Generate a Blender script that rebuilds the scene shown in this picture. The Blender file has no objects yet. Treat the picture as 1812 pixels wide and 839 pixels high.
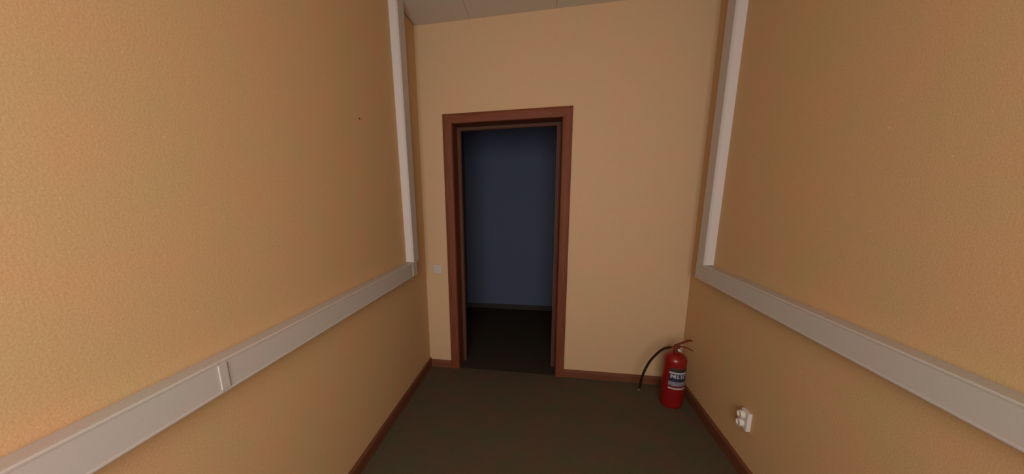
import bpy, bmesh, math, random
from mathutils import Vector, Matrix
random.seed(4)
S = bpy.context.scene
C = S.collection
PI = math.pi

# ------------------------------------------------------------------ camera
cd = bpy.data.cameras.new('camera'); cam = bpy.data.objects.new('camera', cd); C.objects.link(cam)
cd.sensor_fit = 'HORIZONTAL'; cd.sensor_width = 36.0; cd.lens = 11.5915
cd.shift_x = 56.93/1812; cd.shift_y = 48.29/1812; cd.clip_start = 0.02
Rv = Vector((0.98211527, 0.18747215, -0.01742925))
Uv = Vector((-0.02040745, 0.19801815, 0.97998589))
Fv = Vector((-0.18717137, 0.96210343, -0.19830248))
M = Matrix((( Rv.x, Uv.x, -Fv.x, 1.000654), (Rv.y, Uv.y, -Fv.y, -2.676016), (Rv.z, Uv.z, -Fv.z, 1.520165), (0, 0, 0, 1)))
cam.matrix_world = M
S.camera = cam

# ------------------------------------------------------------------ world, lights, exposure
S.view_settings.view_transform = 'Standard'; S.view_settings.look = 'None'
S.view_settings.gamma = 1.0; S.view_settings.exposure = 0.0
w = bpy.data.worlds.new('overcast_sky'); S.world = w; w.use_nodes = True
w.node_tree.nodes['Background'].inputs[0].default_value = (0.62, 0.74, 1.0, 1)
w.node_tree.nodes['Background'].inputs[1].default_value = 0.6

def area(name, loc, direction, sx, sy, power, color):
    l = bpy.data.lights.new(name, 'AREA'); l.shape = 'RECTANGLE'; l.size = sx; l.size_y = sy
    l.energy = power; l.color = color
    o = bpy.data.objects.new(name, l); C.objects.link(o); o.location = loc
    o.rotation_euler = Vector(direction).to_track_quat('-Z', 'Y').to_euler()
    return o
YR = -4.0                                     # rear wall, behind the camera
area('window_daylight', (0.95, YR+0.03, 1.60), (0, 1, -0.02), 1.26, 1.36, 61.0, (1.0, 0.93, 0.86))

# ------------------------------------------------------------------ materials
def mat(name, col, rough=0.6, metal=0.0, spec=0.4):
    m = bpy.data.materials.new(name); m.use_nodes = True
    b = m.node_tree.nodes['Principled BSDF']
    b.inputs['Base Color'].default_value = (*col, 1); b.inputs['Roughness'].default_value = rough
    b.inputs['Metallic'].default_value = metal; b.inputs['Specular IOR Level'].default_value = spec
    return m
def rgb(r, g, b):                              # 0..255 sRGB -> linear
    f = lambda c: (c/255/12.92) if c/255 <= 0.04045 else ((c/255+0.055)/1.055)**2.4
    return (f(r), f(g), f(b))
def noise(nt, scale, detail=4, rough=0.6, vec=None, squash=None):
    n = nt.nodes.new('ShaderNodeTexNoise'); n.inputs['Scale'].default_value = scale
    n.inputs['Detail'].default_value = detail; n.inputs['Roughness'].default_value = rough
    tc = nt.nodes.new('ShaderNodeTexCoord'); mp = nt.nodes.new('ShaderNodeMapping')
    nt.links.new(tc.outputs['Object'], mp.inputs[0]); nt.links.new(mp.outputs[0], n.inputs['Vector'])
    if squash: mp.inputs['Scale'].default_value = squash
    return n
def ramp(nt, src, stops):
    r = nt.nodes.new('ShaderNodeValToRGB'); nt.links.new(src, r.inputs[0])
    e = r.color_ramp.elements
    while len(e) < len(stops): e.new(0.5)
    for k, (p, c) in enumerate(stops): e[k].position = p; e[k].color = (*c, 1)
    return r.outputs[0]
def mixc(nt, mode, fac, a, b):
    m = nt.nodes.new('ShaderNodeMix'); m.data_type = 'RGBA'; m.blend_type = mode
    if isinstance(fac, float): m.inputs[0].default_value = fac
    else: nt.links.new(fac, m.inputs[0])
    for i, s in ((6, a), (7, b)):
        if isinstance(s, tuple): m.inputs[i].default_value = (*s, 1)
        else: nt.links.new(s, m.inputs[i])
    return m.outputs[2]
def bump(nt, h, strength, dist):
    b = nt.nodes.new('ShaderNodeBump'); b.inputs['Strength'].default_value = strength; b.inputs['Distance'].default_value = dist
    nt.links.new(h, b.inputs['Height']); nt.links.new(b.outputs[0], nt.nodes['Principled BSDF'].inputs['Normal'])
def textured(name, col, hues=0.10, grain=0.06, bscale=160, bstr=0.25, rough=0.8, spots=True, metal=0.0, bdist=0.002, spec=0.25):
    m = mat(name, col, rough, metal, spec); nt = m.node_tree
    c = tuple(col)
    n1 = noise(nt, 5.5, 2, 0.5)
    warm = (min(1, c[0]*(1+hues)), c[1]*(1-hues*0.6), c[2]*(1-hues*0.2))
    cool = (c[0]*(1-hues), min(1, c[1]*(1+hues*0.5)), c[2]*(1-hues*0.3))
    out = ramp(nt, n1.outputs[0], [(0.33, cool), (0.5, c), (0.67, warm)])
    n2 = noise(nt, 210, 3, 0.7)
    g = ramp(nt, n2.outputs[0], [(0.3, (1-grain*2,)*3), (0.7, (1+0*grain,)*3)])
    out = mixc(nt, 'MULTIPLY', 1.0, out, g)
    if spots:
        n3 = noise(nt, 70, 2, 0.5)
        s = ramp(nt, n3.outputs[0], [(0.74, (0, 0, 0)), (0.80, (1, 1, 1))])
        out = mixc(nt, 'MIX', s, out, tuple(min(1, v*1.35) for v in c))
    nt.links.new(out, nt.nodes['Principled BSDF'].inputs['Base Color'])
    n4 = noise(nt, bscale, 4, 0.65)
    bump(nt, n4.outputs[0], bstr, bdist)
    return m
WALLB = textured('apricot_end_wall', (0.585, 0.395, 0.235), 0.03, 0.10, 170, 0.28, 0.75)  # end wall base colour, slightly less saturated than the side walls
WALL = textured('apricot_wall_paint', (0.605, 0.395, 0.203), 0.045, 0.10, 170, 0.28, 0.75)
CEIL = textured('mineral_fibre', (0.66, 0.61, 0.53), 0.04, 0.12, 120, 0.6, 0.9)
PLAS = textured('grey_white_plastic', (0.50, 0.465, 0.44), 0.035, 0.03, 90, 0.05, 0.42, False)
SOCK = textured('white_plastic', (0.62, 0.59, 0.55), 0.02, 0.02, 90, 0.05, 0.35, False)
CARPET = textured('brown_carpet', (0.112, 0.087, 0.057), 0.12, 0.22, 260, 0.8, 0.95, False, spec=0.1)
def wood(name, col, along):
    m = mat(name, col, 0.55, 0, 0.15); nt = m.node_tree
    sq = {'z': (1, 1, 0.06), 'x': (0.06, 1, 1), 'y': (1, 0.06, 1)}[along]
    n = noise(nt, 60, 5, 0.6, squash=sq)
    out = ramp(nt, n.outputs[0], [(0.35, tuple(v*0.78 for v in col)), (0.6, col), (0.75, tuple(v*1.15 for v in col))])
    nt.links.new(out, nt.nodes['Principled BSDF'].inputs['Base Color']); bump(nt, n.outputs[0], 0.08, 0.001)
    return m
WCOL = (0.165, 0.050, 0.023)
WZ, WX, WY = wood('wood_upright', WCOL, 'z'), wood('wood_across', WCOL, 'x'), wood('wood_long', WCOL, 'y')
BCOL = (0.15, 0.055, 0.028)
BX, BY = wood('baseboard_wood_across', BCOL, 'x'), wood('baseboard_wood_long', BCOL, 'y')
DUCT = textured('white_duct_plastic', (0.565, 0.525, 0.51), 0.03, 0.03, 90, 0.05, 0.42, False)
SEAL = mat('grey_brown_rubber', (0.075, 0.052, 0.042), 0.7, 0, 0.1)
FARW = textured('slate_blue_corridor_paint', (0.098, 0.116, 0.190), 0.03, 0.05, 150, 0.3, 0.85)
FARB = mat('dark_corridor_baseboard', (0.045, 0.040, 0.040), 0.8, 0, 0.1)
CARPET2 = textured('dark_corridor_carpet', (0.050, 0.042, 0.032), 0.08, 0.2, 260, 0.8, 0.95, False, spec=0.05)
DARK = mat('dark_recess', (0.03, 0.025, 0.02), 0.9)
RED = textured('red_enamel', (0.20, 0.006, 0.006), 0.03, 0.02, 60, 0.02, 0.28, False, spec=0.5)
LEV = mat('brown_red_lever_paint', (0.15, 0.022, 0.010), 0.5, 0, 0.2)
STEEL = mat('nickel_steel', (0.55, 0.50, 0.46), 0.3, 0.9)
HOSE = mat('black_rubber_hose', (0.016, 0.006, 0.004), 0.6, 0, 0.12)
WHITE = mat('white_print', (0.40, 0.39, 0.41), 0.5)
NAVY = mat('navy_print', (0.016, 0.018, 0.048), 0.5)
BLACKP = mat('dark_olive_print', (0.03, 0.026, 0.016), 0.5)
GREYP = mat('blue_grey_print', (0.26, 0.27, 0.34), 0.5)
MAROON = mat('maroon_print', (0.12, 0.012, 0.012), 0.5)
ALU = mat('white_window_frame', (0.7, 0.7, 0.7), 0.4)
# small fine print: pale speckle on the lower field of the label
nt = GREYP.node_tree; nn = noise(nt, 190, 2, 0.5)
nt.links.new(ramp(nt, nn.outputs[0], [(0.42, (0.08, 0.08, 0.13)), (0.58, (0.27, 0.26, 0.29))]), nt.nodes['Principled BSDF'].inputs['Base Color'])
GLASS = bpy.data.materials.new('window_glass'); GLASS.use_nodes = True
nt = GLASS.node_tree; nt.nodes.clear()
o_ = nt.nodes.new('ShaderNodeOutputMaterial'); a_ = nt.nodes.new('ShaderNodeBsdfTransparent'); g_ = nt.nodes.new('ShaderNodeBsdfGlossy'); x_ = nt.nodes.new('ShaderNodeMixShader')
g_.inputs['Roughness'].default_value = 0.02; x_.inputs[0].default_value = 0.08
nt.links.new(a_.outputs[0], x_.inputs[1]); nt.links.new(g_.outputs[0], x_.inputs[2]); nt.links.new(x_.outputs[0], o_.inputs[0])

# ------------------------------------------------------------------ mesh helpers
def box(bm, a, b, mi=0):
    x0, y0, z0 = a; x1, y1, z1 = b
    v = [bm.verts.new(p) for p in ((x0,y0,z0),(x1,y0,z0),(x1,y1,z0),(x0,y1,z0),(x0,y0,z1),(x1,y0,z1),(x1,y1,z1),(x0,y1,z1))]
    for f in ((0,3,2,1),(4,5,6,7),(0,1,5,4),(1,2,6,5),(2,3,7,6),(3,0,4,7)):
        bm.faces.new([v[i] for i in f]).material_index = mi
def link(name, bm, mats, parent=None, bevel=0.0, smooth=False, segs=2):
    me = bpy.data.meshes.new(name)
    bmesh.ops.recalc_face_normals(bm, faces=bm.faces); bm.to_mesh(me); bm.free()
    for m in (mats if isinstance(mats, (list, tuple)) else [mats]): me.materials.append(m)
    if smooth:
        for p in me.polygons: p.use_smooth = True
    o = bpy.data.objects.new(name, me); C.objects.link(o)
    if parent: o.parent = parent
    if bevel:
        b = o.modifiers.new('bevel', 'BEVEL'); b.width = bevel; b.segments = segs; b.limit_method = 'ANGLE'; b.angle_limit = math.radians(40)
    if smooth and not bevel:
        e = o.modifiers.new('edges', 'EDGE_SPLIT'); e.split_angle = math.radians(42)
    return o
def bx(name, a, b, m, parent=None, bevel=0.0):
    bm = bmesh.new(); box(bm, a, b); return link(name, bm, m, parent, bevel)
def struct(o, label=None):
    o['kind'] = 'structure'
    if label: o['label'] = label
    return o
def empty(name, loc=(0, 0, 0)):
    o = bpy.data.objects.new(name, None); C.objects.link(o); o.location = loc; o.empty_display_size = 0.05; return o
def thing(name, label, cat, group=None, loc=(0, 0, 0)):
    o = empty(name, loc); o['label'] = label; o['category'] = cat
    if group: o['group'] = group
    return o
def prism(bm, secA, secB, cap=True):
    """two matching closed outlines (lists of points) joined into a bar"""
    A = [bm.verts.new(p) for p in secA]; B = [bm.verts.new(p) for p in secB]; n = len(A)
    for i in range(n): bm.faces.new((A[i], A[(i+1) % n], B[(i+1) % n], B[i]))
    if cap: bm.faces.new(A[::-1]); bm.faces.new(B)
def lathe(bm, prof, c, seg=40, axis='z', mi=0):
    rings = []
    for r, h in prof:
        ring = []
        for k in range(seg):
            t = 2*PI*k/seg; p, q = r*math.cos(t), r*math.sin(t)
            ring.append(bm.verts.new({'z': (c[0]+p, c[1]+q, c[2]+h), 'x': (c[0]+h, c[1]+p, c[2]+q), 'y': (c[0]+p, c[1]+h, c[2]+q)}[axis]))
        rings.append(ring)
    for a, b in zip(rings, rings[1:]):
        for k in range(seg): bm.faces.new((a[k], a[(k+1) % seg], b[(k+1) % seg], b[k])).material_index = mi
    for ring in (rings[0], rings[-1]): bm.faces.new(ring).material_index = mi
def tube(bm, pts, r, seg=12, mi=0):
    P = [Vector(p) for p in pts]; rings = []
    n0 = Vector((0, 1, 0))
    for i, p in enumerate(P):
        t = (P[min(i+1, len(P)-1)] - P[max(i-1, 0)]).normalized()
        u = (n0 - t*n0.dot(t)).normalized(); v = t.cross(u); n0 = u
        rr = r[i] if isinstance(r, (list, tuple)) else r
        rings.append([bm.verts.new(p + u*rr*math.cos(2*PI*k/seg) + v*rr*math.sin(2*PI*k/seg)) for k in range(seg)])
    for a, b in zip(rings, rings[1:]):
        for k in range(seg): bm.faces.new((a[k], a[(k+1) % seg], b[(k+1) % seg], b[k])).material_index = mi
    bm.faces.new(rings[0]); bm.faces.new(rings[-1])
def smoothpath(pts, n=8):
    P = [Vector(p) for p in pts]; P = [2*P[0]-P[1]] + P + [2*P[-1]-P[-2]]; out = []
    for i in range(1, len(P)-2):
        a, b, c, d = P[i-1:i+3]
        for k in range(n):
            t = k/n
            out.append(0.5*((2*b) + (c-a)*t + (2*a-5*b+4*c-d)*t*t + (-a+3*b-3*c+d)*t**3))
    out.append(P[-2]); return out

# ------------------------------------------------------------------ room shell
W, H = 2.1, 2.808
HT = 2.96                                      # concrete slab above the tiles
OX0, OX1, OZ = 0.250, 1.152, 2.120             # rough door opening
TW = 0.19                                      # door wall thickness
struct(bx('floor', (-0.12, YR-0.12, -0.08), (W+0.12, 0.004, 0), CARPET), 'dark brown carpet floor of the empty room')
struct(bx('wall_left', (-0.12, YR-0.12, 0), (0, 0, HT), WALL), 'plain apricot wall on the left')
struct(bx('wall_right', (W, YR-0.12, 0), (W+0.12, 0, HT), WALL), 'plain apricot wall on the right')
bm = bmesh.new()
box(bm, (-0.12, 0, 0), (OX0, TW, HT)); box(bm, (OX1, 0, 0), (W+0.12, TW, HT)); box(bm, (OX0, 0, OZ), (OX1, TW, HT))
struct(link('wall_back', bm, WALLB), 'apricot end wall with the doorway')
WX0, WX1, WZ0, WZ1 = 0.30, 1.60, 0.90, 2.30
bm = bmesh.new()
box(bm, (0, YR-0.12, 0), (WX0, YR, HT)); box(bm, (WX1, YR-0.12, 0), (W, YR, HT))
box(bm, (WX0, YR-0.12, 0), (WX1, YR, WZ0)); box(bm, (WX0, YR-0.12, WZ1), (WX1, YR, HT))
struct(link('wall_rear', bm, WALL))
win = struct(empty('window_1', (0, 0, 0)))
bm = bmesh.new()
for a, b in (((WX0, WZ0), (WX0+.05, WZ1)), ((WX1-.05, WZ0), (WX1, WZ1)), ((WX0+.05, WZ0), (WX1-.05, WZ0+.05)), ((WX0+.05, WZ1-.05), (WX1-.05, WZ1)), ((0.93, WZ0+.05), (0.97, WZ1-.05))):
    box(bm, (a[0], YR-0.09, a[1]), (b[0], YR-0.04, b[1]))
link('window_frame', bm, ALU, win, 0.004)
for a, b in ((WX0+.05, 0.93), (0.97, WX1-.05)): bx('pane', (a, YR-0.07, WZ0+.05), (b, YR-0.064, WZ1-.05), GLASS, win)

# suspended ceiling: slab plus separate mineral fibre tiles
ceil = struct(bx('ceiling', (-0.12, YR-0.12, HT), (W+0.12, TW, HT+0.1), DARK), 'grey ceiling of square mineral fibre tiles')
xs = [0.007, 0.44, 1.06, 1.66, W-0.002]
ys = [0.0]
while ys[-1] - 0.6 > YR: ys.append(ys[-1]-0.6)
ys.append(YR)
tcache = {}
for i in range(4):
    for j in range(len(ys)-1):
        g = 0.0007
        x0, x1 = xs[i]+(g if i else 0), xs[i+1]-(g if i < 3 else 0)
        y1, y0 = ys[j]-g, ys[j+1]+g
        cx, cy = (x0+x1)/2, (y0+y1)/2; key = (round(x1-x0, 4), round(y1-y0, 4))
        if key not in tcache:
            hx, hy = (x1-x0)/2, (y1-y0)/2; e = 0.002
            bm = bmesh.new()
            prism(bm, [(-hx+e, -hy+e, 0), (hx-e, -hy+e, 0), (hx-e, hy-e, 0), (-hx+e, hy-e, 0)], [(-hx, -hy, e), (hx, -hy, e), (hx, hy, e), (-hx, hy, e)])
            box(bm, (-hx, -hy, e), (hx, hy, 0.015))
            t = link('ceiling_tile', bm, CEIL, ceil); tcache[key] = t.data
        else:
            t = bpy.data.objects.new('ceiling_tile', tcache[key]); C.objects.link(t); t.parent = ceil
        t.location = (cx, cy, H + random.uniform(0, 0.0012))

# baseboards
def basebar(name, p0, p1, nrm, h, m, label, th=0.015):
    """p0,p1 floor points on the wall, nrm into the room; rounded top edge and a small foot"""
    prof = [(0, 0), (th, 0), (th, h-0.018), (th*0.86, h-0.008), (th*0.45, h-0.001), (0, h)]
    bm = bmesh.new()
    f = lambda p: [(p[0]+nrm[0]*u, p[1]+nrm[1]*u, v) for u, v in prof]
    prism(bm, f(p0), f(p1))
    return struct(link(name, bm, m), label)
basebar('baseboard_left', (0, YR, 0), (0, 0, 0), (1, 0), 0.083, BY, 'reddish brown baseboard along the left wall')
basebar('baseboard_right', (W, YR, 0), (W, 0, 0), (-1, 0), 0.082, BY, 'reddish brown baseboard along the right wall')
basebar('baseboard_back_left', (0.015, 0, 0), (0.203, 0, 0), (0, -1), 0.068, BX, 'short piece of brown baseboard left of the doorway')
basebar('baseboard_back_right', (1.195, 0, 0), (W-0.015, 0, 0), (0, -1), 0.068, BX, 'brown baseboard right of the doorway')

# ------------------------------------------------------------------ doorway (frame without a leaf in view)
door = struct(empty('door_1', ((OX0+OX1)/2, 0, 0)), 'open doorway with reddish brown wooden frame')
door.location = (0, 0, 0)
XI0, XI1, ZI = 0.2755, 1.1265, 2.092          # inner edges of the casing
XO0, XO1, ZO = 0.202, 1.196, 2.1645
cw = XI0 - XO0
prof = [(0, -0.001), (0, 0.012), (0.004, 0.0155), (0.020, 0.0185), (0.040, 0.020), (0.058, 0.0195), (0.068, 0.0165), (cw, 0.011), (cw, -0.001)]
for side in (0, 1):
    sx = -1 if side == 0 else 1; xi = XI0 if side == 0 else XI1
    k = cw if side == 0 else XO1-XI1
    bm = bmesh.new()
    prism(bm, [(xi+sx*min(u, k), -v, 0) for u, v in prof], [(xi+sx*min(u, k), -v, ZI+u) for u, v in prof])
    link('side_casing', bm, WZ, door)
    bm = bmesh.new()                           # corridor side
    prism(bm, [(xi+sx*min(u, k), TW+v, 0) for u, v in prof], [(xi+sx*min(u, k), TW+v, ZI+u) for u, v in prof])
    link('side_casing', bm, WZ, door)
for face in (-1, 1):
    y = 0 if face < 0 else TW
    bm = bmesh.new()
    prism(bm, [(XI0-u, y+face*v, ZI+u) for u, v in prof], [(XI1+min(u, XO1-XI1), y+face*v, ZI+u) for u, v in prof])
    link('head_casing', bm, WX, door)
bx('side_jamb', (OX0, 0, 0), (0.2775, TW, ZI+0.002), WZ, door)
bx('side_jamb', (1.1245, 0, 0), (OX1, TW, ZI+0.002), WZ, door)
bx('head_jamb', (OX0, 0, ZI+0.002), (OX1, TW, OZ), WX, door)
# door stops with their rubber seal (two fine ridges)
SY0, SY1 = 0.148, 0.186
for name, a, b in (('door_stop', (0.2775, SY0, 0), (0.307, SY1, 2.066)), ('door_stop', (1.090, SY0, 0), (1.1245, SY1, 2.066))):
    bx(name, a, b, WZ, door, 0.003)
bx('door_stop', (0.2775, SY0, 2.066), (1.1245, SY1, ZI+0.002), WX, door, 0.003)
for x, s in ((0.281, 1), (1.121, -1)):
    bm = bmesh.new()
    tube(bm, [(x+s*0.006, SY0-0.001, 0.003), (x+s*0.006, SY0-0.001, 2.085)], 0.0045, 8)
    tube(bm, [(x+s*0.020, SY0-0.001, 0.003), (x+s*0.020, SY0-0.001, 2.071)], 0.0045, 8)
    link('rubber_seal', bm, SEAL, door, smooth=True)
bm = bmesh.new()
tube(bm, [(0.283, SY0-0.001, 2.088), (1.119, SY0-0.001, 2.088)], 0.0045, 8)
tube(bm, [(0.297, SY0-0.001, 2.073), (1.105, SY0-0.001, 2.073)], 0.0045, 8)
link('rubber_seal', bm, SEAL, door, smooth=True)

# ------------------------------------------------------------------ corridor beyond
FX0, FX1, FY = -0.03, 3.5, 1.69
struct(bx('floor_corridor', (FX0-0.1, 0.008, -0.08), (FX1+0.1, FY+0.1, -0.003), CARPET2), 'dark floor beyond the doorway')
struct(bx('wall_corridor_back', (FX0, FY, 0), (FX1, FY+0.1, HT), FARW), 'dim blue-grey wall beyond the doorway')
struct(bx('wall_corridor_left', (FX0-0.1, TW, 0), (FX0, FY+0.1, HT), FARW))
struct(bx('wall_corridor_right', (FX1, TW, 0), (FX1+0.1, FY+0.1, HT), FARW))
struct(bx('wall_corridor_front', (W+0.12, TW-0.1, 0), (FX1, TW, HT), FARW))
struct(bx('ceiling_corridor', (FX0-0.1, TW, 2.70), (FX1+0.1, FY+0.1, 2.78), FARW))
basebar('baseboard_corridor', (FX0, FY, -0.003), (FX1, FY, -0.003), (0, -1), 0.062, FARB, 'dark baseboard on the wall beyond the doorway')

# ------------------------------------------------------------------ cable trunking
TD, Z0, Z1 = 0.062, 0.9525, 1.056
def trunk_profile(lo, hi, d):
    body = [(0, lo), (d-0.004, lo), (d-0.004, lo+0.006), (d-0.004, hi-0.006), (d-0.004, hi), (0, hi)]
    return body
def trunk(side, y_far, label, joint):
    t = thing('cable_trunking', label, 'cable trunking', 'horizontal cable trunking on the side walls')
    X = (lambda d: d) if side == 'l' else (lambda d: W-d)
    bm = bmesh.new(); pr = [(0.0, Z0), (TD-0.006, Z0), (TD-0.006, Z1), (0.0, Z1-0.003)]
    prism(bm, [(X(u), YR, v) for u, v in pr], [(X(u), y_far, v) for u, v in pr]); link('channel', bm, PLAS, t, 0.0015)
    # snap-on lid wrapping the front, with rounded long edges and a pale lip at the foot
    lid = [(TD-0.010, Z0-0.0008), (TD-0.003, Z0-0.0008), (TD+0.0005, Z0+0.003), (TD+0.0005, Z0+0.008), (TD-0.0012, Z0+0.0095), (TD-0.0012, Z1-0.008),
           (TD+0.0005, Z1-0.0065), (TD+0.0005, Z1-0.002), (TD-0.002, Z1+0.0008), (TD-0.010, Z1+0.0008)]
    spans = [(YR, joint-0.001), (joint+0.001, y_far+0.0015)] if joint else [(YR, y_far+0.0015)]
    for a, b in spans:
        bm = bmesh.new(); prism(bm, [(X(u), a, v) for u, v in lid], [(X(u), b, v) for u, v in lid]); link('lid', bm, PLAS, t)
    if joint:
        bm = bmesh.new()
        pr = [(0, Z0+0.001), (0, Z0+0.001)]
        a, b = joint-0.005, joint+0.022
        box(bm, (X(TD-0.002), a, Z0+0.012), (X(TD+0.0022), b, Z1-0.012))
        o = link('seam_cover', bm, PLAS, t, 0.001); o['label'] = 'thin raised cover over the lid joint'
    return t
tl = trunk('l', -0.352, 'grey-white horizontal cable trunking along the left wall, with a seam strip near the camera', -1.937)
tr = trunk('r', -0.2135, 'grey-white horizontal cable trunking along the right wall, above the socket', None)
bm = bmesh.new(); box(bm, (TD-0.002, -0.437, Z0+0.004), (TD+0.003, -0.432, Z1-0.004)); link('seam_cover', bm, PLAS, tl, 0.001)

def riser(side, yb, yt, label):
    t = thing('cable_riser', label, 'cable duct', 'vertical cable ducts near the end wall')
    X = (lambda d: d) if side == 'l' else (lambda d: W-d)
    zb, zt = Z1+0.001, H-0.001
    bm = bmesh.new()
    sec = lambda y, z: [(X(0.0), y[0], z), (X(TD-0.005), y[0], z), (X(TD-0.005), y[1], z), (X(0.0), y[1], z)]
    prism(bm, sec(yb, zb), sec(yt, zt)); link('channel', bm, DUCT, t, 0.001)
    bm = bmesh.new()
    def lid(y, z):
        a, b = y
        return [(X(TD-0.014), a-0.0008, z), (X(TD-0.003), a-0.0008, z), (X(TD), a+0.003, z), (X(TD), b-0.003, z), (X(TD-0.003), b+0.0008, z), (X(TD-0.014), b+0.0008, z)]
    prism(bm, lid(yb, zb), lid(yt, zt)); link('lid', bm, PLAS, t)
riser('l', (-0.406, -0.310), (-0.440, -0.332), 'grey-white vertical cable duct near the left corner, rising from trunking to ceiling')
riser('r', (-0.314, -0.216), (-0.336, -0.236), 'grey-white vertical cable duct near the right corner, rising above the fire extinguisher')

# ------------------------------------------------------------------ light switch
sw = thing('light_switch', 'small grey-white square light switch on the end wall left of the door', 'light switch', loc=(0.109, 0, 0.919))
bm = bmesh.new(); box(bm, (-0.037, -0.007, -0.037), (0.037, 0, 0.037)); link('switch_frame', bm, PLAS, sw, 0.003)
bm = bmesh.new(); prism(bm, [(-0.024, -0.007, -0.025), (0.024, -0.007, -0.025), (0.024, -0.009, -0.025), (-0.024, -0.009, -0.025)],
                        [(-0.024, -0.007, 0.025), (0.024, -0.007, 0.025), (0.024, -0.014, 0.025), (-0.024, -0.014, 0.025)])
link('rocker', bm, PLAS, sw, 0.001)

# ------------------------------------------------------------------ wall socket, double, surface mounted
so = thing('wall_socket', 'white surface-mounted double socket low on the right wall', 'socket', loc=(W, -0.862, 0.326))
bx('socket_box', (-0.021, -0.039, -0.053), (0, 0.025, 0.052), SOCK, so, 0.003)
for z in (0.025, -0.024):
    bm = bmesh.new()
    lathe(bm, [(0.021, 0.0), (0.021, -0.018), (0.0195, -0.020), (0.0175, -0.020), (0.0165, -0.018), (0.0165, -0.004)], (-0.021, 0.003, z), 28, 'x')
    wl = link('socket_well', bm, SOCK, so, smooth=True)
    bm = bmesh.new()
    for dy in (-0.008, 0.008): lathe(bm, [(0.0028, 0.0), (0.0028, -0.0012)], (-0.0250, 0.003+dy, z), 12, 'x')
    link('contact_hole', bm, DARK, wl)

# ------------------------------------------------------------------ nail
nl = thing('nail', 'tiny dark nail head high on the left wall', 'nail', loc=(0, -0.913, 1.954))
bm = bmesh.new(); lathe(bm, [(0.0015, -0.0), (0.0015, 0.004), (0.0045, 0.004), (0.0045, 0.0058), (0.003, 0.0066)], (0, 0, 0), 14, 'x')
link('nail_head', bm, LEV, nl)

# ------------------------------------------------------------------ fire extinguisher
EX, EY, R = 1.951, -0.268, 0.0745
fe = thing('fire_extinguisher', 'red fire extinguisher with a black hose standing in the right corner', 'fire extinguisher', loc=(EX, EY, 0))
bm = bmesh.new()
prof = [(0.050, 0.006), (0.060, 0.003), (0.068, 0.006), (R-0.002, 0.014), (R, 0.026), (R, 0.355)]
for k in range(1, 9):
    t = k/9*PI/2; prof.append((0.018+(R-0.018)*math.cos(t), 0.355+0.052*math.sin(t)))
prof += [(0.019, 0.409), (0.019, 0.418)]
lathe(bm, prof, (0, 0, 0), 56); link('cylinder', bm, RED, fe, smooth=True)
bm = bmesh.new(); lathe(bm, [(0.060, 0.0), (0.066, 0.0), (0.069, 0.004), (0.069, 0.010), (0.060, 0.010)], (0, 0, 0), 48); link('foot_ring', bm, RED, fe, smooth=True)
bm = bmesh.new(); lathe(bm, [(0.021, 0.414), (0.021, 0.424), (0.016, 0.426), (0.016, 0.434)], (0, 0, 0), 24); link('neck_ring', bm, LEV, fe, smooth=True)
bm = bmesh.new()
box(bm, (-0.016, -0.013, 0.432), (0.020, 0.013, 0.462))
link('valve', bm, LEV, fe, 0.004)
def strap(bm, path, wd, th):
    P = [Vector(p) for p in smoothpath(path, 6)]; rings = []
    for i, p in enumerate(P):
        t = (P[min(i+1, len(P)-1)]-P[max(i-1, 0)]).normalized(); n = Vector((-t.z, 0, t.x)); y = Vector((0, 1, 0))
        rings.append([bm.verts.new(p + y*a*wd/2 + n*b*th/2) for a, b in ((-1, -1), (1, -1), (1, 1), (-1, 1))])
    for a, b in zip(rings, rings[1:]):
        for k in range(4): bm.faces.new((a[k], a[(k+1) % 4], b[(k+1) % 4], b[k]))
    bm.faces.new(rings[0]); bm.faces.new(rings[-1])
bm = bmesh.new(); strap(bm, [(-0.012, 0, 0.461), (0.022, 0, 0.479), (0.058, 0, 0.497), (0.082, 0, 0.507), (0.096, 0, 0.503)], 0.020, 0.009)
link('upper_lever', bm, LEV, fe, 0.0015)
bm = bmesh.new(); strap(bm, [(0.008, 0, 0.456), (0.034, 0, 0.456), (0.062, 0, 0.449), (0.088, 0, 0.438), (0.108, 0, 0.427)], 0.018, 0.005)
link('lower_lever', bm, LEV, fe, 0.001)
bm = bmesh.new(); lathe(bm, [(0.004, 0.0), (0.004, -0.008), (0.0115, -0.008), (0.0115, -0.018), (0.0100, -0.019)], (0.010, -0.011, 0.438), 20, 'y')
g = link('pressure_gauge', bm, STEEL, fe, smooth=True)
bm = bmesh.new(); lathe(bm, [(0.0095, 0.0), (0.0095, -0.0006)], (0.010, -0.0300, 0.438), 20, 'y'); link('dial', bm, WHITE, g)
bm = bmesh.new(); tube(bm, [(-0.014, 0, 0.448), (-0.030, 0, 0.4478), (-0.040, 0, 0.447)], [0.009, 0.009, 0.0085], 14); link('hose_fitting', bm, LEV, fe, smooth=True)
hp = [(-0.034, 0, 0.447), (-0.050, 0, 0.445), (-0.080, 0, 0.433), (-0.118, 0, 0.399), (-0.161, 0, 0.338), (-0.190, 0, 0.272), (-0.211, 0, 0.195), (-0.222, 0, 0.106)]
bm = bmesh.new(); tube(bm, smoothpath(hp, 8), 0.0085, 14); link('hose', bm, HOSE, fe, smooth=True)
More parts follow.
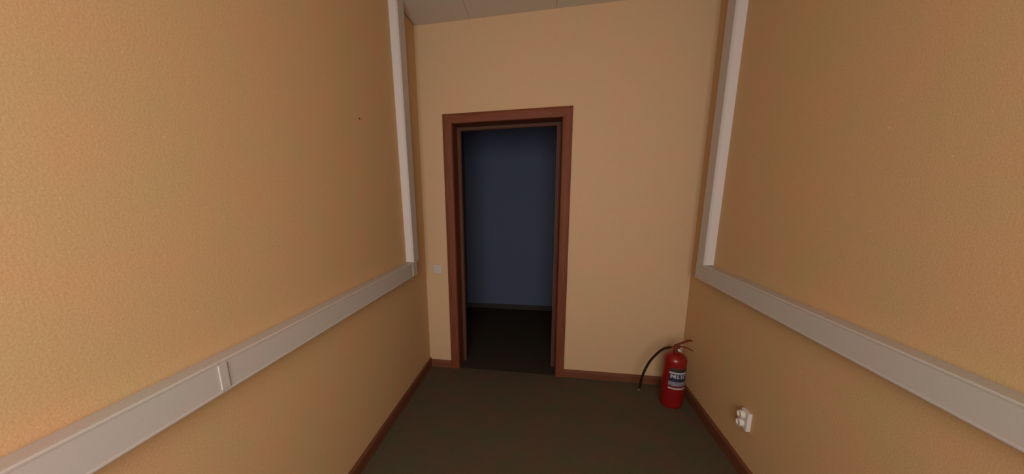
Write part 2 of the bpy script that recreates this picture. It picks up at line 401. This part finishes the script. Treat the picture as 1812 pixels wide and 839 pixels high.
bm = bmesh.new(); tube(bm, [(-0.222, 0, 0.108), (-0.2235, 0, 0.092), (-0.2245, 0, 0.078)], [0.0075, 0.0070, 0.0045], 14); link('nozzle', bm, STEEL, fe, smooth=True)
# label wrapped round the cylinder: azimuth 0 = straight towards the doorway of view, positive to the right
A0 = math.radians(-111.4)
def cyl(a, z, r): t = A0+math.radians(a); return (r*math.cos(t), r*math.sin(t), z)
def wrap(bm, a0, a1, z0, z1, r, mi=0, n=None, shear=0.0):
    n = n or max(1, int(abs(a1-a0)/4)); lo = []; hi = []
    for k in range(n+1):
        a = a0+(a1-a0)*k/n; lo.append(bm.verts.new(cyl(a, z0, r))); hi.append(bm.verts.new(cyl(a+shear, z1, r)))
    for k in range(n): bm.faces.new((lo[k], lo[k+1], hi[k+1], hi[k])).material_index = mi
bm = bmesh.new()
bands = [(0.320, 0.290, 2), (0.290, 0.278, 0), (0.278, 0.218, 1), (0.218, 0.186, 3), (0.186, 0.171, 4), (0.171, 0.160, 0)]
for zt, zb, mi in bands: wrap(bm, -22, 74, zb, zt, R+0.0006, mi)
lb = link('label', bm, [WHITE, NAVY, BLACKP, GREYP, MAROON], fe); lb['label'] = 'wrapped paper label with dark, white and navy bands'
bm = bmesh.new(); RZ = R+0.0012; zl, zh = 0.244, 0.272; sw_ = 6.0
def vbar(a, w_=sw_): wrap(bm, a, a+w_, zl, zh, RZ, 0, 2)
# letters M, I (Cyrillic), G (Cyrillic) in heavy capitals
vbar(-14); vbar(5.5); wrap(bm, -8.5, -3.5, zl+0.008, zl+0.008+1e-5, RZ, 0, 1)
def slant(aT0, aT1, aB0, aB1, zt=zh, zb=zl):
    v = [bm.verts.new(cyl(a, z, RZ)) for a, z in ((aB0, zb), (aB1, zb), (aT1, zt), (aT0, zt))]; bm.faces.new(v)
slant(-10, -4, -3.5, 2, zb=zl+0.006); slant(3, 8.5, -3.5, 2, zb=zl+0.006)
vbar(18); vbar(37); slant(34.5, 42, 19, 26.5)
vbar(50.5); wrap(bm, 56.5, 68, zh-0.0085, zh, RZ, 0, 4)
link('lettering', bm, WHITE, lb)
